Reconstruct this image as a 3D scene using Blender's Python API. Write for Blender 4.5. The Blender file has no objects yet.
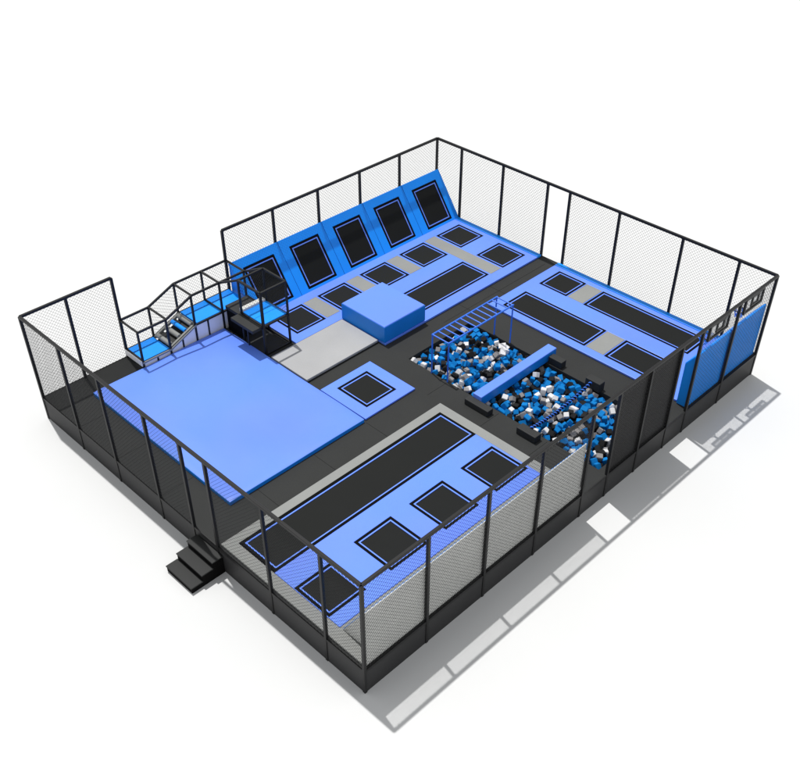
import bpy, bmesh, math, random
from mathutils import Vector, Matrix, Euler
random.seed(11)
sc = bpy.context.scene
col = sc.collection
R = math.radians
G = -0.84            # ground level; the park floor is z = 0
W, D = 17.96, 14.675
H = 3.0

# ------------------------------------------------------------------ materials
def material(name, rgb, rough=.5, spec=.4, var=.06, vscale=1.2, bump=.0, bscale=60, weave=0, coat=0.0, metal=0.0, grime=0.0):
    m = bpy.data.materials.new(name); m.use_nodes = True
    nt = m.node_tree; N = nt.nodes; L = nt.links
    p = N['Principled BSDF']
    p.inputs['Roughness'].default_value = rough
    p.inputs['Specular IOR Level'].default_value = spec
    p.inputs['Metallic'].default_value = metal
    if coat: p.inputs['Coat Weight'].default_value = coat; p.inputs['Coat Roughness'].default_value = .35
    tc = N.new('ShaderNodeTexCoord')
    n1 = N.new('ShaderNodeTexNoise'); n1.inputs['Scale'].default_value = vscale; n1.inputs['Detail'].default_value = 5
    L.new(tc.outputs['Object'], n1.inputs['Vector'])
    mr = N.new('ShaderNodeMapRange'); mr.inputs['From Min'].default_value = .3; mr.inputs['From Max'].default_value = .7
    mr.inputs['To Min'].default_value = 1-var; mr.inputs['To Max'].default_value = 1+var
    L.new(n1.outputs['Fac'], mr.inputs['Value'])
    val = mr.outputs['Result']
    n2 = N.new('ShaderNodeTexNoise'); n2.inputs['Scale'].default_value = bscale; n2.inputs['Detail'].default_value = 3
    L.new(tc.outputs['Object'], n2.inputs['Vector'])
    if weave:
        w = N.new('ShaderNodeTexWave'); w.inputs['Scale'].default_value = weave; w.inputs['Distortion'].default_value = .4
        L.new(tc.outputs['Object'], w.inputs['Vector'])
        m3 = N.new('ShaderNodeMapRange'); m3.inputs['To Min'].default_value = .86; m3.inputs['To Max'].default_value = 1.12
        L.new(w.outputs['Fac'], m3.inputs['Value'])
        mm = N.new('ShaderNodeMath'); mm.operation = 'MULTIPLY'
        L.new(val, mm.inputs[0]); L.new(m3.outputs['Result'], mm.inputs[1]); val = mm.outputs[0]
    if grime:
        m4 = N.new('ShaderNodeMapRange'); m4.inputs['From Min'].default_value = .35; m4.inputs['From Max'].default_value = .65
        m4.inputs['To Min'].default_value = 1-grime; m4.inputs['To Max'].default_value = 1+grime
        L.new(n2.outputs['Fac'], m4.inputs['Value'])
        mm = N.new('ShaderNodeMath'); mm.operation = 'MULTIPLY'
        L.new(val, mm.inputs[0]); L.new(m4.outputs['Result'], mm.inputs[1]); val = mm.outputs[0]
    vm = N.new('ShaderNodeVectorMath'); vm.operation = 'SCALE'; vm.inputs[0].default_value = rgb
    L.new(val, vm.inputs['Scale']); L.new(vm.outputs['Vector'], p.inputs['Base Color'])
    rr = N.new('ShaderNodeMapRange'); rr.inputs['To Min'].default_value = max(.05, rough-.08); rr.inputs['To Max'].default_value = min(1, rough+.08)
    L.new(n1.outputs['Fac'], rr.inputs['Value']); L.new(rr.outputs['Result'], p.inputs['Roughness'])
    if bump:
        b = N.new('ShaderNodeBump'); b.inputs['Strength'].default_value = bump; b.inputs['Distance'].default_value = .01
        L.new(n2.outputs['Fac'], b.inputs['Height']); L.new(b.outputs['Normal'], p.inputs['Normal'])
    return m
M = dict(
    ground = material('white_ground', (.665,.67,.672), .9, .1, .01, .3),
    floor  = material('dark_matting', (.029,.030,.0295), .75, .18, .10, .7, .15, 90, grime=.12),
    skirt  = material('dark_skirt_board', (.030,.030,.031), .6, .3, .12, 1.0, .1, 50, grime=.08),
    steel  = material('black_painted_steel', (.011,.011,.0115), .5, .28, .08, 3, .05, 80),
    net    = material('black_netting', (.055,.055,.057), .8, .1, .05, 3),
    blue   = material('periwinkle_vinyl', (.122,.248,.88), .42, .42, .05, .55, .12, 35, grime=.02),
    azure  = material('shade_azure_vinyl', (.0,.285,1.0), .45, .35, .05, .8, .12, 35, grime=.02),  # blue vinyl again, the hue of the shaded wall put into the colour
    shadeb  = material('deep_shade_blue_vinyl', (.005,.22,.74), .45, .35, .06, .8, .12, 35),  # blue vinyl with side shade put into the colour, also on deep blue pads
    stripe = material('light_blue_webbing', (.15,.29,.95), .6, .2, .03, 2),
    bed    = material('black_trampoline_mesh', (.007,.0078,.0072), .7, .18, .12, .9, .1, 120, weave=22),
    spring = material('black_spring_cover', (.004,.004,.004), .85, .08, .1, 2),
    grey   = material('grey_vinyl', (.25,.256,.247), .5, .35, .05, .8, .12, 40, grime=.03),
    greyp  = material('grey_wall_board', (.64,.645,.625), .6, .25, .05, 1, .08, 40, grime=.03),
    landing= material('light_grey_landing_vinyl', (.36,.362,.368), .5, .35, .05, .7, .15, 30, grime=.03),
    white  = material('white_board', (.92,.92,.94), .5, .3, .03, 1),
    dark   = material('charcoal_foam', (.022,.023,.023), .6, .3, .1, 2, .15, 50),
    seam   = material('seam_thread', (.0,.09,.42), .6, .2, .05, 3),
    barblue= material('blue_painted_steel', (.03,.16,.72), .35, .5, .05, 3),
    fblue  = material('blue_foam', (.003,.185,.52), .8, .15, .14, 1.5, .3, 60, grime=.06),
    fblack = material('black_foam', (.014,.014,.015), .8, .15, .14, 1.5, .3, 60, grime=.06),
    fgrey  = material('grey_foam', (.26,.25,.25), .8, .15, .12, 1.5, .3, 60, grime=.06),
    fwhite = material('white_foam', (.70,.70,.71), .8, .15, .06, 1.5, .3, 60, grime=.04),
)

nt = M['blue'].node_tree; hs = nt.nodes.new('ShaderNodeHueSaturation'); nz = nt.nodes.new('ShaderNodeTexNoise'); tcx = nt.nodes.new('ShaderNodeTexCoord'); mp = nt.nodes.new('ShaderNodeMapRange')
nz.inputs['Scale'].default_value = .28; nz.inputs['Detail'].default_value = 3
mp.inputs['From Min'].default_value = .35; mp.inputs['From Max'].default_value = .65; mp.inputs['To Min'].default_value = .495; mp.inputs['To Max'].default_value = .503
nt.links.new(tcx.outputs['Object'], nz.inputs['Vector']); nt.links.new(nz.outputs['Fac'], mp.inputs['Value']); nt.links.new(mp.outputs['Result'], hs.inputs['Hue'])
pbs = nt.nodes['Principled BSDF']; nt.links.new(pbs.inputs['Base Color'].links[0].from_socket, hs.inputs['Color']); nt.links.new(hs.outputs['Color'], pbs.inputs['Base Color'])

# ------------------------------------------------------------------ mesh building
class MB:
    def __init__(s): s.v = []; s.f = []
    def face(s, pts):
        n = len(s.v); s.v += [tuple(p) for p in pts]; s.f.append(tuple(range(n, n+len(pts))))
    def box(s, x0, x1, y0, y1, z0, z1):
        s.prism([(x0,y0),(x1,y0),(x1,y1),(x0,y1)], z0, z1); return s
    def prism(s, poly, z0, z1):
        n = len(s.v); k = len(poly)
        s.v += [(x,y,z0) for x,y in poly] + [(x,y,z1) for x,y in poly]
        s.f.append(tuple(n+i for i in reversed(range(k)))); s.f.append(tuple(n+k+i for i in range(k)))
        for i in range(k):
            j = (i+1) % k; s.f.append((n+i, n+j, n+k+j, n+k+i))
        return s
    def xprism(s, poly, x0, x1):        # poly in (y,z), extruded along x
        n = len(s.v); k = len(poly)
        s.v += [(x0,y,z) for y,z in poly] + [(x1,y,z) for y,z in poly]
        s.f.append(tuple(n+i for i in range(k))); s.f.append(tuple(n+k+i for i in reversed(range(k))))
        for i in range(k):
            j = (i+1) % k; s.f.append((n+j, n+i, n+k+i, n+k+j))
        return s
    def bar(s, a, b, w=.08, h=None):    # rectangular bar from a to b
        h = h or w; a = Vector(a); b = Vector(b); d = (b-a).normalized()
        up = Vector((0,0,1)) if abs(d.z) < .95 else Vector((0,1,0))
        r = d.cross(up).normalized(); u = r.cross(d)
        n = len(s.v)
        for p in (a, b):
            for q, t in ((-1,-1),(1,-1),(1,1),(-1,1)):
                s.v.append(tuple(p + r*q*w/2 + u*t*h/2))
        s.f += [(n,n+3,n+2,n+1),(n+4,n+5,n+6,n+7)]
        for i in range(4):
            j = (i+1)%4; s.f.append((n+i,n+j,n+4+j,n+4+i))
        return s
    def tube(s, pts, r, k=8, closed=False):
        pts = [Vector(p) for p in pts]; n0 = len(s.v); m = len(pts)
        for i, p in enumerate(pts):
            if closed: d = pts[(i+1)%m] - pts[i-1]
            else: d = pts[min(i+1,m-1)] - pts[max(i-1,0)]
            d.normalize(); up = Vector((0,0,1)) if abs(d.z) < .9 else Vector((0,1,0))
            a = d.cross(up).normalized(); b = a.cross(d)
            for j in range(k):
                t = 2*math.pi*j/k; s.v.append(tuple(p + a*math.cos(t)*r + b*math.sin(t)*r))
        for i in range(m if closed else m-1):
            for j in range(k):
                a0 = n0+i*k; b0 = n0+((i+1)%m)*k
                s.f.append((a0+j, a0+(j+1)%k, b0+(j+1)%k, b0+j))
        if not closed:
            s.f.append(tuple(n0+j for j in reversed(range(k)))); s.f.append(tuple(n0+(m-1)*k+j for j in range(k)))
        return s
    def cells(s, x0, x1, y0, y1, z0, z1, holes):  # slab with rectangular holes
        xs = sorted({x0,x1,*[v for h in holes for v in (h[0],h[1]) if x0<v<x1]})
        ys = sorted({y0,y1,*[v for h in holes for v in (h[2],h[3]) if y0<v<y1]})
        def solid(i, j):
            if i<0 or j<0 or i>=len(xs)-1 or j>=len(ys)-1: return False
            cx=(xs[i]+xs[i+1])/2; cy=(ys[j]+ys[j+1])/2
            return not any(h[0]<cx<h[1] and h[2]<cy<h[3] for h in holes)
        idx = {}
        def V(i, j, z):
            if (i,j,z) not in idx: idx[(i,j,z)] = len(s.v); s.v.append((xs[i],ys[j],z))
            return idx[(i,j,z)]
        for i in range(len(xs)-1):
            for j in range(len(ys)-1):
                if not solid(i,j): continue
                s.f.append((V(i,j,z1),V(i+1,j,z1),V(i+1,j+1,z1),V(i,j+1,z1)))
                s.f.append((V(i,j,z0),V(i,j+1,z0),V(i+1,j+1,z0),V(i+1,j,z0)))
                if not solid(i-1,j): s.f.append((V(i,j,z0),V(i,j,z1),V(i,j+1,z1),V(i,j+1,z0)))
                if not solid(i+1,j): s.f.append((V(i+1,j,z0),V(i+1,j+1,z0),V(i+1,j+1,z1),V(i+1,j,z1)))
                if not solid(i,j-1): s.f.append((V(i,j,z0),V(i+1,j,z0),V(i+1,j,z1),V(i,j,z1)))
                if not solid(i,j+1): s.f.append((V(i,j+1,z0),V(i,j+1,z1),V(i+1,j+1,z1),V(i+1,j+1,z0)))
        return s
    def map(s, fn): s.v = [fn(p) for p in s.v]; return s
    def build(s, name, mat, parent=None, bevel=0, seg=2, smooth=False):
        org = Vector((0,0,0)); q = parent
        while q is not None: org += q.location; q = q.parent
        me = bpy.data.meshes.new(name)
        me.from_pydata([tuple(Vector(p)-org) for p in s.v], [], s.f); me.materials.append(mat); me.update()
        o = bpy.data.objects.new(name, me); col.objects.link(o)
        if parent is not None: o.parent = parent
        if smooth:
            for p in me.polygons: p.use_smooth = True
        if bevel:
            b = o.modifiers.new('soft_edges', 'BEVEL'); b.width = bevel; b.segments = seg; b.limit_method = 'ANGLE'; b.angle_limit = R(40)
        return o

def tag(o, label=None, cat=None, group=None, kind=None):
    if label: o['label'] = label
    if cat: o['category'] = cat
    if not kind: kind = 'thing'
    if group: o['group'] = group
    if kind: o['kind'] = kind
    return o
def thing(name, loc, label, cat, group=None):
    o = bpy.data.objects.new(name, None); col.objects.link(o); o.location = loc; o.empty_display_size = .3
    return tag(o, label, cat, group)

# ------------------------------------------------------------------ ground
MB().box(-1500, 1500, -1500, 1500, G-.4, G).build('ground', M['ground'])
tag(bpy.data.objects['ground'], kind='structure')
M['joint'] = material('floor_joint', (.017,.0175,.017), .8, .1)

# ------------------------------------------------------------------ platform
PIT = (9.58, 12.62, .28, 8.0)
FRX = [0, 2.1, 4.22, 6.3, 8.38, 9.58, 11.06, 12.6, 13.68, 15.76, W]
FLY = [0, 1.34, 3.42, 5.63, 6.7, 8.3, 10.5, 12.56, D]
BRY = [0, 1.32, 3.42, 5.97, 8.12, 9.12, 11.25, 13.36, D]
LBX = [0, 1.5, 3.1, 7.4, 9.58, 11.67, 13.74, 15.84, W]
plat = thing('park_platform', (W/2, D/2, G), 'raised dark platform with black skirt boards that carries the whole trampoline park', 'platform')
MB().cells(-.02, W+.02, -.02, D+.02, -.06, 0, [PIT]).build('floor_deck', M['floor'], plat)
sk = MB
for a, b in zip(FRX, FRX[1:]): MB().box(a+.046, b-.046, -.02, .01, G, -.07).build('skirt_board', M['skirt'], plat)
for a, b in zip(BRY, BRY[1:]): MB().box(W-.01, W+.02, a+.046, b-.046, G, -.07).build('skirt_board', M['skirt'], plat)
for a, b in zip(FLY, FLY[1:]): MB().box(-.02, .01, a+.046, b-.046, G, -.07).build('skirt_board', M['skirt'], plat)
for a, b in zip(LBX, LBX[1:]): MB().box(a+.046, b-.046, D-.01, D+.02, G, -.07).build('skirt_board', M['skirt'], plat)
er = MB()
for x0,x1,y0,y1 in ((-.03,W+.03,-.032,.0),(-.03,W+.03,D,D+.032),(-.032,0,0,D),(W,W+.032,0,D)):
    er.box(x0,x1,y0,y1,-.075,.012)
er.build('edge_trim', M['steel'], plat)
x0,x1,y0,y1 = PIT
pl = MB()
pl.box(x0-.05,x0,y0-.05,y1+.05,G+.02,-.061); pl.box(x1,x1+.05,y0-.05,y1+.05,G+.02,-.061)
pl.box(x0,x1,y0-.05,y0,G+.02,-.061); pl.box(x0,x1,y1,y1+.05,G+.02,-.061); pl.box(x0,x1,y0,y1,G+.02,G+.06)
pl.build('pit_lining', M['dark'], plat)
# thin joints between the floor mats, laid just above the deck
j = MB()
for a,b,c,d in ((.02,7.4,.0,0),):
    pass
for y in (8.62,):
    j.box(12.0, 17.6, y, y+.012, .0, .004)
for x in (13.2, 14.9):
    j.box(x, x+.012, 8.25, 9.05, .0, .004)
for x in (2.1, 4.2, 6.3):
    j.box(x, x+.012, 5.6, 6.58, .0, .004)
for y in (2.1, 4.0, 6.2): j.box(8.62, 9.5, y, y+.012, .0, .004)
for y in (8.3,10.5,12.56): j.box(.05, 1.12, y, y+.012, .0, .004)
j.build('floor_joint', M['joint'], plat)

# ------------------------------------------------------------------ fences
NS, NW = .085, .0066
def net(P, ulen, z0, z1, zt=None):
    """diamond netting of real strands on a vertical panel. P(u,z)->xyz ; zt: top height as function of u"""
    mb = MB(); hgt = z1-z0; st = NS*math.sqrt(2); hw = NW*math.sqrt(2)/2
    for sgn in (1,-1):
        c = -hgt if sgn==1 else 0
        cmax = ulen if sgn==1 else ulen+hgt
        c += st*.37
        while c < cmax:
            # line: u = c + sgn*(z-z0)
            pts=[]
            ta = max(0, (0-c)*sgn if sgn==1 else (c-ulen)); tb = min(hgt, (ulen-c) if sgn==1 else c)
            if tb-ta > .02:
                mb.face([P(c+sgn*ta-hw, z0+ta), P(c+sgn*ta+hw, z0+ta), P(c+sgn*tb+hw, z0+tb), P(c+sgn*tb-hw, z0+tb)])
                p0 = Vector(P(c+sgn*ta, z0+ta)); p1 = Vector(P(c+sgn*tb, z0+tb))
                e = Vector(P(1,0)) - Vector(P(0,0)); nn = e.cross(Vector((0,0,1))).normalized()*hw
                mb.face([p0-nn, p0+nn, p1+nn, p1-nn])
            c += st
    return mb
def fence_side(root, ts, P, bays, posts, top=True):
    for t in posts:
        a, b = P(t, G), P(t, H+.0)
        MB().bar(a, b, .085).build('post', M['steel'], root, .006, 1)
    if top:
        a, b = P(ts[0], H), P(ts[-1], H)
        MB().bar(a, b, .084).build('top_rail', M['steel'], root, .006, 1)
    for a, b in bays:
        net(lambda u, z, a=a: P(a+.05+u, z), b-a-.1, .02, H-.045).build('net_panel', M['net'], root)
pairs = lambda l: list(zip(l, l[1:]))
f1 = thing('netted_fence', (W/2, 0, 0), 'tall black netted fence along the front right edge, backed with grey, dark and blue boards', 'fence')
fence_side(f1, FRX, lambda t,z: (t,0,z), [p for p in pairs(FRX) if p[0] not in (8.38, 12.6)], FRX)
for a, b in pairs(FRX[:5]):
    o = MB().box(a+.004 if a else .05, b-.004 if b<8 else b-.05, .055, .085, .012, 1.9).build('backing_board', M['greyp'], f1, .006, 1); o['label'] = 'grey backing board two thirds of the fence high'
for a, b in ((9.6,11.055),(11.065,12.6)):
    o = MB().box(a, b, .055, .085, .012, 2.93).build('backing_board', M['skirt'], f1, .006, 1); o['label'] = 'charcoal backing board as high as the fence'
f2 = thing('netted_fence', (0, D/2, 0), 'tall black netted fence along the front left edge, open above the steps', 'fence')
fence_side(f2, FLY, lambda t,z: (0,t,z), [p for p in pairs(FLY) if p[0]!=5.63], FLY[1:])
f3 = thing('netted_fence', (W, D/2, 0), 'tall black netted fence along the back right edge with one bay left without netting', 'fence')
fence_side(f3, BRY, lambda t,z: (W,t,z), [p for p in pairs(BRY) if p[0]!=8.12], BRY[1:])
f4 = thing('netted_fence', (12.7, D, 0), 'tall black netted fence rising behind the slanted trampoline wall', 'fence')
fence_side(f4, LBX[3:], lambda t,z: (t,D,z), pairs(LBX[3:]), LBX[3:-1])
f5 = thing('netted_fence', (1.55, D, 0), 'short tall netted fence of two bays at the far left corner', 'fence')
fence_side(f5, LBX[:3], lambda t,z: (t,D,z), pairs(LBX[:3]), LBX[1:3])

# ------------------------------------------------------------------ steps
st = thing('entrance_steps', (-.55, 6, G), 'small black flight of three steps leading up to the fence opening', 'steps')
for k, (xa, xb, zt) in enumerate(((-.37,-.035,-.21),(-.74,-.37,-.42),(-1.11,-.74,-.63))):
    MB().box(xa-.02, xb, 5.42, 6.58, zt-.035, zt).build('tread', M['dark'], st, .008, 1)
    MB().box(xa, xb-.0, 5.44, 6.56, G, zt-.036).build('riser_box', M['spring'], st)

# ------------------------------------------------------------------ trampolines set in padding
TOP = .08
def ring(x0,x1,y0,y1,w,z0,z1): return MB().cells(x0,x1,y0,y1,z0,z1,[(x0+w,x1-w,y0+w,y1-w)])
def tramp(root, x0, x1, y0, y1, fn=None, z=TOP):
    f = fn or (lambda p: p)
    t = MB().box(x0+.03, x1-.03, y0+.03, y1-.03, z-.05, z-.028).map(f).build('trampoline', M['bed'], root)
    ring(x0+.004, x1-.004, y0+.004, y1-.004, .082, z-.026, z-.004).map(f).build('spring_cover', M['spring'], t)
    ring(x0+.085, x1-.085, y0+.085, y1-.085, .042, z-.027, z-.008).map(f).build('border_stripe', M['stripe'], t)
    return t
def deck(root, x0, x1, y0, y1, holes, mat='blue', name='padding', extra=[], z=TOP):
    hs = [(h[0],h[1],h[2],h[3]) for h in holes] + extra
    return MB().cells(x0,x1,y0,y1,.006,z,hs).build(name, M[mat], root, .014, 2)
def pad(root, x0,x1,y0,y1, mat='grey', name='grey_pad', z=TOP):
    return MB().box(x0+.004,x1-.004,y0+.004,y1-.004,.008,z+.002).build(name, M[mat], root, .012, 2)

# back section (below the slanted wall)
secA = thing('trampoline_section', (13.5, 11.3, 0), 'back blue trampoline section with six square beds and one long bed below the slanted wall', 'trampoline section')
Asq = [(16.15,17.48,11.62,12.94),(14.08,15.42,11.62,12.94),(12.0,13.32,11.62,12.94),(9.92,11.24,11.62,12.94),(7.86,9.18,11.62,12.94),(16.15,17.48,9.5,10.83),(12.0,15.42,9.55,10.87)]
Ag = [(15.5,16.08,9.52,12.97),(13.38,13.99,11.63,12.94),(11.31,11.92,11.63,12.94),(9.24,9.85,11.63,12.94)]
notch = [(7.4,9.56,9.0,11.22),(17.68,18,9,14)]
deck(secA, 7.48, 17.9, 9.07, 13.34, Asq+Ag, extra=notch)
for t in Asq: tramp(secA, *t)
for g in Ag: pad(secA, *g)
MB().xprism([(9.07,.008),(13.34,.008),(13.34,.1),(9.07,.1)], 17.69, 17.91).build('edge_pad', M['azure'], secA, .02, 2)  # flat strip; azure paints in the different shading of a sloped bevel

# slanted wall
S0, S1, ZT = 13.36, 14.60, 1.74
sl = thing('slanted_trampoline_wall', (12.7, 14, 0), 'long slanted blue wall with five tall trampoline beds leaning on the back fence', 'trampoline wall')
Ls = math.hypot(S1-S0, ZT)
cy_, sy_ = (S1-S0)/Ls, ZT/Ls
def onwall(p):   # local (x, s, h) -> world; s along the slope, h off the surface
    x, s, h = p
    return (x, S0 + s*cy_ - h*sy_, .0 + s*sy_ + h*cy_)
Wt = []
for k in range(5):
    a = 7.86 + 2.085*k; Wt.append((a, a+1.37, .14, 1.80))
MB().cells(7.45, 17.93, .0, Ls, -.06, .05, Wt).map(onwall).build('padding', M['azure'], sl, .014, 2)
for t in Wt:
    tramp(sl, *t, fn=lambda p: onwall((p[0],p[1],p[2]-TOP+.05)))
sm = MB()
for k in range(1,5):
    x = 7.45 + 2.085*k + .02
    MB().box(x, x+.016, .02, Ls-.02, .048, .054).map(onwall).build('seam', M['seam'], sl)
MB().xprism([(S0+.02,.004),(S1,.004),(S1,ZT-.03)], 7.46, 7.50).build('end_panel', M['azure'], sl)
MB().xprism([(S0+.02,.004),(S1,.004),(S1,ZT-.03)], 17.88, 17.92).build('end_panel', M['azure'], sl)
MB().box(7.5, 17.9, S1-.02, S1+.02, .004, ZT-.02).build('back_panel', M['skirt'], sl)

# right section
secB = thing('trampoline_section', (15.8, 5, 0), 'right hand blue trampoline section between the foam pit and the far fence', 'trampoline section')
Bt = [(16.24,17.46,6.6,7.84),(14.2,15.48,4.27,7.84),(16.24,17.46,1.55,5.84),(14.2,15.48,1.7,3.46)]
Bg = [(16.26,17.44,5.88,6.56),(14.22,15.46,3.5,4.23)]
deck(secB, 13.87, 17.9, .45, 8.24, Bt+Bg, extra=[(17.68,18,0,9)])
for t in Bt: tramp(secB, *t)
for g in Bg: pad(secB, *g)
MB().xprism([(.45,.008),(8.24,.008),(8.24,.1),(.45,.1)], 17.69, 17.91).build('edge_pad', M['azure'], secB, .02, 2)  # bevel shading painted on a flat strip by the azure colour

# slam wall behind the backboards
sw = thing('padded_wall', (15.8, .25, 0), 'thick blue padded wall under the two basketball backboards at the right corner', 'padded wall')
for a, b in ((13.82,15.71),(15.81,17.88)):
    MB().xprism([(.06,.012),(.42,.012),(.42,1.55),(.12,1.97),(.06,1.97)], a, b).build('wall_pad', M['azure'], sw, .02, 2)
MB().xprism([(.09,.03),(.40,.03),(.40,1.52),(.13,1.9),(.09,1.9)], 13.80, 13.82).build('end_pad', M['shadeb'], sw)
MB().xprism([(.1,.03),(.38,.03),(.38,1.5),(.14,1.88),(.1,1.88)], 15.71, 15.81).build('joint_pad', M['shadeb'], sw)

# front section
secF = thing('trampoline_section', (4.3, 2.8, 0), 'front blue trampoline section edged in grey with one long bed and four square beds', 'trampoline section')
Ft = [(.45,8.2,3.80,5.25),(.44,1.70,1.72,3.04),(2.58,3.96,1.72,3.14),(4.65,6.0,1.72,3.12),(6.74,8.12,1.72,3.10)]
MB().cells(.06,8.54,.1,5.58,.006,TOP,[(.41,8.2,1.3,5.27)]).build('grey_border', M['grey'], secF, .014, 2)
deck(secF, .415, 8.195, 1.31, 3.79, Ft)
MB().box(.415,8.195,5.255,5.265,.006,TOP).build('edge_strip', M['spring'], secF)
for t in Ft: tramp(secF, *t)
ws = thing('slanted_trampoline_wall', (4.3, .8, 0), 'low slanted blue wall backed by the grey boards of the front fence', 'trampoline wall')
MB().xprism([(1.21,TOP+.006),(.12,1.86),(.10,1.86),(.10,TOP+.006)], .44, 8.36).build('padding', M['shadeb'], ws, .015, 2)
MB().xprism([(1.19,TOP+.012),(.16,1.78),(.11,1.78),(.11,TOP+.012)], .42, .44).build('end_panel', M['greyp'], ws)

# single trampoline
sg = thing('single_trampoline', (7.4, 7.7, 0), 'single square trampoline in blue padding next to the big blue mat', 'trampoline')
deck(sg, 6.36, 8.53, 6.66, 8.74, [(6.78,8.08,7.05,8.42)], z=.07)
tramp(sg, 6.78, 8.08, 7.05, 8.42, z=.07)

# ------------------------------------------------------------------ mats and box
bm_ = thing('airbag_mat', (3.7, 10, 0), 'very large smooth light blue mat filling the left side of the park', 'mat')
def matmesh():
    mb = MB(); nx, ny = 26, 34; x0,x1,y0,y1 = 1.16,6.28,6.62,13.62; base=[]
    rnd = random.Random(3)
    for jy in range(ny+1):
        for ix in range(nx+1):
            u=ix/nx; v=jy/ny; x=x0+(x1-x0)*u; y=y0+(y1-y0)*v
            e=min(u,1-u,v,1-v); rise=.13+.05*min(1,e*6)+.012*math.sin(x*2.1+1)*math.cos(y*1.6)
            mb.v.append((x,y,rise))
    for jy in range(ny):
        for ix in range(nx):
            a=jy*(nx+1)+ix; mb.f.append((a,a+1,a+nx+2,a+nx+1))
    # sides
    loop=[i for i in range(nx+1)]+[(k+1)*(nx+1)+nx for k in range(ny)]+[ny*(nx+1)+i for i in reversed(range(nx))]+[k*(nx+1) for k in reversed(range(1,ny))]
    n=len(mb.v)
    for i in loop: x,y,z=mb.v[i]; mb.v.append((x,y,.006))
    m=len(loop)
    for k in range(m):
        mb.f.append((loop[(k+1)%m],loop[k],n+k,n+(k+1)%m))
    return mb
top = matmesh().build('mat_body', M['blue'], bm_, .02, 2, smooth=True)
top.data.materials.append(M['shadeb'])
for p in top.data.polygons[26*34:]: p.material_index = 1; p.use_smooth = False  # mat sides get a deeper blue that paints in their shade
gm = thing('landing_mat', (7.95, 10.3, 0), 'flat light grey landing mat between the tower and the blue block', 'mat')
MB().box(6.34,9.5,9.36,11.16,.006,.13).build('mat_body', M['landing'], gm, .02, 2)
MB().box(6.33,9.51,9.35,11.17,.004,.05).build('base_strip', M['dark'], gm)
bb = thing('vaulting_block', (10.5,10.1,0), 'large solid blue foam block standing on the floor beside the light grey mat', 'foam block')
MB().box(9.56,11.5,9.1,11.2,.082,.74).build('block_body', M['blue'], bb, .03, 3)
ring(9.552,11.508,9.092,11.208,.02,.11,.705).build('side_shade', M['shadeb'], bb)  # thin skin painting saturated shade onto the four block sides
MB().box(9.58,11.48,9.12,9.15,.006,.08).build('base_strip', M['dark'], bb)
MB().box(9.6,11.46,9.16,11.1,.086,.09).build('underside', M['dark'], bb)

# ------------------------------------------------------------------ obstacle walkway and tower
YF, YB = 13.66, D
oc = thing('obstacle_walkway', (5.5, 14.1, 0), 'raised black framed walkway with blue decks and grey rollers leading to a small square tower', 'play walkway')
def oz(x):   # deck height
    return .30 if x <= 4.15 else (.30+(.75-.30)*(x-4.15)/1.09 if x < 5.24 else .75)
def rz(x):
    return 1.43 if x <= 4.15 else (1.43+.43*(x-4.15)/1.09 if x < 5.24 else 1.86)
w_ = .062
for x in (4.17, 5.24, 6.35):
    MB().bar((x,YB,0),(x,YB,rz(x)),w_).build('post', M['steel'], oc)
for x in (3.08, 4.15, 5.2, 6.34, 7.38):
    MB().bar((x,YF,0),(x,YF,rz(x)),w_).build('post', M['steel'], oc)
for y in (YB, YF):
    xs = [3.1,4.17,5.24,7.4]
    MB().bar((xs[0],y,1.43),(xs[1],y,1.43),w_).bar((xs[1],y,1.43),(xs[2],y,1.86),w_).bar((xs[2],y,1.86),(xs[3],y,1.86),w_).build('hand_rail', M['steel'], oc)
    MB().bar((xs[0],y,.27),(xs[1],y,.27),.05).bar((xs[1],y,.27),(xs[2],y,.72),.05).bar((xs[2],y,.72),(xs[3],y,.72),.05).build('deck_rail', M['steel' if y==YB else 'steel'], oc)
for x in (3.1,4.17,5.24,6.35,7.4):
    MB().bar((x,YF,rz(x)+.002),(x,YB,rz(x)+.002),w_*.9).build('cross_bar', M['steel'], oc)
for x in (3.1, 6.34):
    MB().bar((x,YF,oz(x)+.02),(x,YB,oz(x)+.02),.05).build('cross_bar', M['steel'], oc)
for a, b in ((3.1,4.17),(5.24,6.35),(6.35,7.38)):
    net(lambda u,z,a=a: (a+.03+u,YB,z), b-a-.06, oz((a+b)/2), rz((a+b)/2)-.03).build('net_panel', M['net'], oc)
nb = net(lambda u,z: (4.2+u,YB,z), 1.0, .0, 1.16); nb.map(lambda p: (p[0],p[1],p[2]+.30+.44*(p[0]-4.2)/1.0-.02)); nb.build('net_panel', M['net'], oc)
MB().box(3.14,4.13,YF+.035,YB-.04,.22,.31).build('blue_deck', M['azure'], oc, .012, 2)
MB().box(5.30,6.31,YF+.035,YB-.04,.67,.76).build('blue_deck', M['azure'], oc, .012, 2)
MB().box(6.37,7.36,YF+.035,YB-.04,.67,.76).build('blue_deck', M['azure'], oc, .012, 2)
for a,b in ((3.14,4.13),(5.30,6.31),(6.37,7.36)):
    z=oz((a+b)/2)+.011
    MB().box(a+.01,b-.01,YF+.66,YF+.674,z-.003,z+.003).build('seam', M['seam'], oc)
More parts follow.
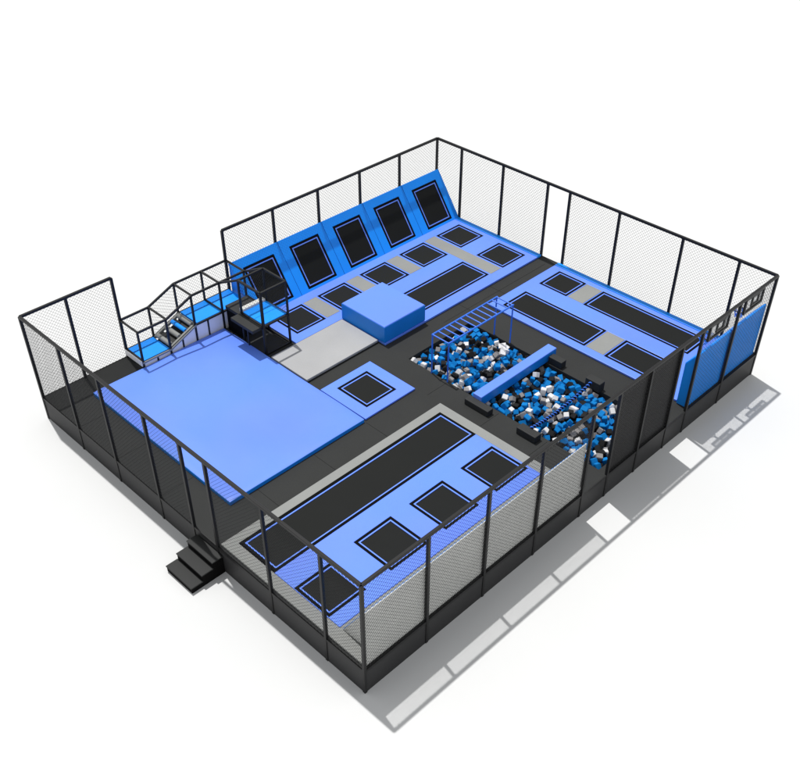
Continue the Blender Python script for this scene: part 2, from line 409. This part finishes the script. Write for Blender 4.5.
# ramp with rollers
def ramp(x): return .27+(.72-.27)*(x-4.17)/1.07
for y0_,y1_ in ((YF+.03,YF+.10),(YB-.10,YB-.03)):
    MB().bar((4.17,(y0_+y1_)/2,ramp(4.17)),(5.26,(y0_+y1_)/2,ramp(5.26)),.08,.1).build('ramp_side', M['grey'], oc, .008,1)
MB().bar((4.17,(YF+YB)/2,ramp(4.17)-.14),(5.26,(YF+YB)/2,ramp(5.26)-.14),.8,.02).build('ramp_floor', M['dark'], oc)
for k,(x,m) in enumerate(((4.26,'grey'),(4.62,'grey'),(4.88,'azure'),(5.16,'grey'))):
    r = .085 if m=='grey' else .075
    MB().tube([(x,YF+.12,ramp(x)+.03),(x,YB-.12,ramp(x)+.03)], r, 20).build('roller', M[m], oc, .01, 2, smooth=False)
    MB().tube([(x,YF+.09,ramp(x)+.03),(x,YF+.13,ramp(x)+.03)], .035, 12).build('roller_cap', M['dark'], oc)
for x in (4.44, 4.99): MB().bar((x-.07,(YF+YB)/2,ramp(x)-.06),(x+.07,(YF+YB)/2,ramp(x)-.02),.8,.03).build('ramp_slat', M['dark'], oc)
# white fascia below the deck, with dark uprights
for a,b in ((3.13,3.6),(3.66,4.12),(4.19,4.62),(4.68,5.17),(5.25,5.68),(5.74,6.3),(6.38,6.85)):
    za, zb = oz(a)-.08, oz(b)-.08
    mb = MB(); n=0
    mb.v += [(a,YF,.03),(b,YF,.03),(b,YF,zb),(a,YF,za),(a,YF+.02,.03),(b,YF+.02,.03),(b,YF+.02,zb),(a,YF+.02,za)]
    mb.f += [(0,1,2,3),(7,6,5,4),(0,4,5,1),(3,2,6,7),(0,3,7,4),(1,5,6,2)]
    mb.build('fascia_panel', M['white'], oc)
for x in (3.63,4.65,5.71): MB().bar((x,YF+.005,0),(x,YF+.005,oz(x)-.05),.05).build('under_post', M['steel'], oc)
MB().box(3.02,3.05,YF,YB-.04,.14,.33).build('end_fascia', M['white'], oc)
MB().bar((3.05,YF-.035,.28),(4.17,YF-.035,.28),.03,.06).bar((4.17,YF-.035,.28),(5.24,YF-.035,.73),.03,.06).build('edge_strip', M['grey'], oc)
# tower
TX0,TX1,TY0,TY1 = 6.38,7.42,11.46,12.6
for x in (TX0,TX1):
    for y in (TY0,TY1):
        MB().bar((x,y,0),(x,y,2.4),.075 if y==TY0 and x==TX0 else .06).build('tower_post', M['steel'], oc)
for a,b in (((TX0,TY0,2.4),(TX1,TY0,2.4)),((TX1,TY0,2.4),(TX1,TY1,2.4)),((TX1,TY1,2.4),(TX0,TY1,2.4)),((TX0,TY1,2.4),(TX0,TY0,2.4)),
            ((TX0,TY1,2.4),(6.34,YF,1.86)),((TX1,TY1,2.4),(7.38,YF,1.86))):
    MB().bar(a,b,.065).build('tower_rail', M['steel'], oc)
for a,b in (((TX0,TY0,1.14),(TX1,TY0,1.14)),((TX1,TY0,1.14),(TX1,TY1,1.14)),((TX0,TY1,1.14),(TX0,TY0,1.14)),((TX1,TY0,.03),(TX1,YF,.03)),((TX0,TY0,.03),(TX1,TY0,.03)),((TX1,TY1,.62),(TX1,YF,.62))):
    MB().bar(a,b,.06).build('tower_rail', M['steel'], oc)
MB().box(TX0+.035,TX1-.035,TY0+.035,TY1-.04,1.10,1.2).build('tower_deck', M['azure'], oc, .012,2)
MB().box(TX0+.05,TX1-.05,TY0+.5,TY0+.514,1.198,1.204).build('seam', M['seam'], oc)
MB().box(TX0+.04,TX1-.04,TY1-.02,TY1+.16,1.12,1.26).build('step_block', M['greyp'], oc, .01,2)
MB().box(TX0+.04,TX1-.04,TY1+.17,YF-.08,.86,.98).build('step_block', M['dark'], oc, .01,2)
MB().box(TX0+.06,TX1-.06,TY1+.2,YF-.1,.02,.85).build('step_support', M['spring'], oc)
MB().box(5.96,6.35,11.5,12.66,1.02,1.14).build('jump_ledge', M['dark'], oc, .015,2)
MB().bar((6.2,12.1,.2),(6.2,12.1,1.02),.05).bar((6.2,12.1,1.0),(6.5,12.1,1.0),.05).build('ledge_support', M['steel'], oc)
for k in range(2):   # side net of the tower
    pass
net(lambda u,z: (TX1, TY0+.03+u, z), TY1-TY0-.06, 1.2, 2.36).build('net_panel', M['net'], oc)
net(lambda u,z: (TX0+.03+u, TY1, z), TX1-TX0-.06, 1.26, 2.36).build('net_panel', M['net'], oc)

# ------------------------------------------------------------------ foam pit things
mk = thing('monkey_bars', (11.1, 6.55, 0), 'blue overhead ladder of monkey bars spanning the rear of the foam pit', 'monkey bars')
xa, xb, ya, yb, zt = 9.56, 12.66, 6.22, 6.92, 1.5
for x in (xa, xb):
    for y in (ya, yb):
        MB().tube([(x,y,0),(x,y,zt)], .026, 10).build('leg', M['barblue'], mk)
for y in (ya, yb): MB().tube([(xa-.03,y,zt),(xb+.03,y,zt)], .030, 10).build('side_rail', M['barblue'], mk)
for k in range(13):
    x = xa + (xb-xa)*k/12; MB().tube([(x,ya,zt),(x,yb,zt)], .022, 8).build('rung', M['barblue'], mk)
bmn = thing('balance_beam', (11.2, 4.8, 0), 'long padded blue balance beam lying straight across the middle of the foam pit', 'balance beam')
MB().box(9.365,13.12,4.62,4.97,.006,.36).build('beam_body', M['blue'], bmn, .02, 3)
MB().box(9.38,13.10,4.615,4.62,.03,.33).build('side_shade', M['shadeb'], bmn)  # shade of the beam's near side, painted as a deeper blue skin
for nm, a in (('black foam block under the near left end of the balance beam',(9.1,9.36,4.12,5.08,.22)),('black foam block beside the far end of the balance beam',(12.66,12.92,4.05,4.58,.26)),
          ('black foam block holding the near left end of the blue rope',(9.14,9.44,2.30,3.02,.25)),('black foam block holding the far end of the blue rope',(12.5,12.78,2.42,2.98,.34))):
    o = MB().box(*a[:4], .004, a[4]).build('foam_block', M['dark'], None, .02, 3); tag(o, nm, 'foam block')
rp = thing('crossing_rope', (11, 2.65, .2), 'twisted blue and black rope stretched low across the near half of the foam pit', 'rope')
for ph, m in ((0,'barblue'),(math.pi,'spring')):
    pts=[]
    for k in range(441):
        t=k/440; x=9.4+3.15*t; sag=-.16*4*t*(1-t); an=ph+t*2*math.pi*24
        pts.append((x, 2.66+.1*t+.034*math.cos(an), .27+sag+.034*math.sin(an)))
    MB().tube(pts,.023,6).build('strand', M[m], rp, smooth=True)

def cube_mesh(name, s, mat):
    bm = bmesh.new(); bmesh.ops.create_cube(bm, size=s); bmesh.ops.bevel(bm, geom=bm.edges[:], offset=s*.07, segments=2, affect='EDGES')
    me = bpy.data.meshes.new(name); bm.to_mesh(me); bm.free(); me.materials.append(mat); return me
S = .162
kinds = [('blue','fblue',.49),('black','fblack',.24),('grey','fgrey',.14),('white','fwhite',.13)]
cm = {k: cube_mesh('foam_cube', S, M[m]) for k, m, p in kinds}
def pick():
    r = random.random()
    for k,m,p in kinds:
        if r < p: return k
        r -= p
    return 'blue'
px0,px1,py0,py1 = PIT
def turn(): return (random.uniform(0,6.28),random.uniform(0,6.28),random.uniform(0,6.28))
nx, ny = 13, 33
spots = []
for i in range(nx):
    for j_ in range(ny):
        x = px0+.11+(px1-px0-.22)*(i+.45*(j_%2)+.02)/(nx-.5); y = py0+.12+(py1-py0-.24)*j_/(ny-1)
        x = min(max(x+random.uniform(-.06,.06),px0+.12),px1-.12); y += random.uniform(-.055,.055)
        edge = min((px1-x)/.5, (py1-y)/.5, 1)
        z = -.18 + .12*max(0,edge) + random.uniform(-.10,.10)
        if abs(y-4.8) < .35: z = min(z, -.10)
        if x < px0+.2: z = min(z, -.05)
        spots.append((x,y,z,pick(),turn(),random.choice((1,1,1,1,1.35))*1.0, random.uniform(.9,1.15)))
camp = Vector((-9.26,-10.44,19.05))
spots.sort(key=lambda q: (Vector(q[:3])-camp).length - q[2]*6)
for x,y,z,k,rot,st_,s_ in spots[:300]:
    o = bpy.data.objects.new('foam_cube', cm[k]); col.objects.link(o)
    o.location = (x,y,z); o.rotation_euler = rot; o.scale = (s_,s_,s_*st_)
    tag(o, f'{k} foam cube lying loose among the others in the foam pit', 'foam cube', f'{k} foam cubes in the pit')
bmx = bmesh.new()
ki = {'blue':0,'black':1,'grey':2,'white':3}
def bulk(x,y,z,rot,k,sx=1,sz=1):
    mtx = Matrix.Translation((x,y,z)) @ Euler(rot).to_matrix().to_4x4() @ Matrix.Diagonal((sx,sx,sx*sz,1))
    r = bmesh.ops.create_cube(bmx, size=S, matrix=mtx)
    for f in {f for v in r['verts'] for f in v.link_faces}: f.material_index = k
for x,y,z,k,rot,st_,s_ in spots[300:]: bulk(x,y,z,rot,ki[k],s_,st_)
for zz in (-.27,-.40):
    for i in range(16):
        for j_ in range(38):
            x = px0+.11+(px1-px0-.22)*i/15+random.uniform(-.04,.04); y = py0+.12+(py1-py0-.24)*j_/37+random.uniform(-.04,.04)
            bulk(x,y,zz+random.uniform(-.06,.06),turn(),random.choices((0,1,2,3),(.46,.34,.12,.08))[0],1.05)
me = bpy.data.meshes.new('foam_cube_bed'); bmx.to_mesh(me); bmx.free()
for m in ('fblue','fblack','fgrey','fwhite'): me.materials.append(M[m])
o = bpy.data.objects.new('foam_cube_bed', me); col.objects.link(o)
tag(o, 'mass of mixed foam cubes in the far part and lower layers of the pit', 'foam cubes', kind='stuff')

# ------------------------------------------------------------------ basketball backboards
pm = bpy.data.materials.new('clear_acrylic'); pm.use_nodes = True
pb = pm.node_tree.nodes['Principled BSDF']; pb.inputs['Base Color'].default_value = (.9,.92,.93,1); pb.inputs['Alpha'].default_value = .3; pb.inputs['Roughness'].default_value = .15
def hoop(cx, label):
    t = thing('basketball_backboard', (cx, .0, 2.7), label, 'basketball hoop', 'basketball backboards on the fence')
    x0,x1,z0,z1 = cx-.56,cx+.56,2.40,2.95
    MB().box(x0+.03,x1-.03,.014,.026,z0+.03,z1-.03).build('board', pm, t)
    fr = MB()
    for (a,b,c,d) in ((x0,x1,z0,z0+.065),(x0,x1,z1-.06,z1),(x0,x0+.065,z0+.065,z1-.06),(x1-.065,x1,z0+.065,z1-.06)): fr.box(a,b,-.025,.05,c,d)
    fr.build('board_frame', M['steel'], t)
    sq = MB(); a0,a1,c0,c1 = cx-.14,cx+.3,z0+.12,z1-.07
    for (a,b,c,d) in ((a0,a1,c0,c0+.06),(a0,a1,c1-.05,c1),(a0,a0+.065,c0+.06,c1-.05),(a1-.065,a1,c0+.06,c1-.05)): sq.box(a,b,-.015,.04,c,d)
    sq.build('target_square', M['steel'], t)
    hx, hy, hz, hr = cx-.16, .30, 2.28, .17
    MB().tube([(hx+hr*math.cos(q*math.pi/12), hy+hr*math.sin(q*math.pi/12), hz) for q in range(24)], .016, 8, True).build('rim', M['steel'], t)
    MB().bar((hx,.04,z0+.04),(hx,hy-hr,hz),.09,.03).build('bracket', M['steel'], t)
    hn = MB()
    for q in range(10):
        a = q*math.pi/5; b = a+math.pi/5
        for s_ in (0,1):
            p, r_ = (a,b) if s_==0 else (b,a)
            hn.tube([(hx+hr*math.cos(p), hy+hr*math.sin(p), hz),(hx+.1*math.cos(r_), hy+.1*math.sin(r_), hz-.26)], .01, 5)
    hn.build('hoop_net', M['azure'], t)
hoop(16.65, 'black framed basketball backboard nearest the right corner post')
hoop(14.62, 'black framed basketball backboard over the blue wall, further from the corner')

# ------------------------------------------------------------------ light
wd = bpy.data.worlds.new('World'); sc.world = wd; wd.use_nodes = True
bg = wd.node_tree.nodes['Background']; bg.inputs[0].default_value = (.97,.985,1,1); bg.inputs[1].default_value = .60
sd = bpy.data.lights.new('sun', 'SUN'); sd.energy = 3.3; sd.angle = R(.9); sd.color = (1,.985,.96)
so = bpy.data.objects.new('sun', sd); col.objects.link(so)
d = Vector((-.07,-.325,-1)).normalized()
so.rotation_euler = d.to_track_quat('-Z','Y').to_euler(); so.location = (5,10,12)

# ------------------------------------------------------------------ camera
cd = bpy.data.cameras.new('camera'); cam = bpy.data.objects.new('camera', cd); col.objects.link(cam); sc.camera = cam
f, cx, cy, yaw, pit, rol = 979.7382, 403.5836, 433.9207, .7803, -.7022, .0026
cd.sensor_fit = 'HORIZONTAL'; cd.sensor_width = 36; cd.lens = f/800*36
cd.shift_x = -(cx-400)/800; cd.shift_y = (cy-384)/800
cd.clip_start = .1; cd.clip_end = 6000
fw = Vector((math.cos(pit)*math.cos(yaw), math.cos(pit)*math.sin(yaw), math.sin(pit)))
r = fw.cross(Vector((0,0,1))).normalized(); u = r.cross(fw)
r2 = r*math.cos(rol)+u*math.sin(rol); u2 = -r*math.sin(rol)+u*math.cos(rol)
cam.matrix_world = Matrix(((r2.x,u2.x,-fw.x,-9.2637),(r2.y,u2.y,-fw.y,-10.44),(r2.z,u2.z,-fw.z,19.0457),(0,0,0,1)))

sc.render.engine = 'CYCLES'
sc.view_settings.view_transform = 'Standard'; sc.view_settings.look = 'None'
sc.view_settings.exposure = 0; sc.view_settings.gamma = 1
sc.render.resolution_x, sc.render.resolution_y = 1024, 983
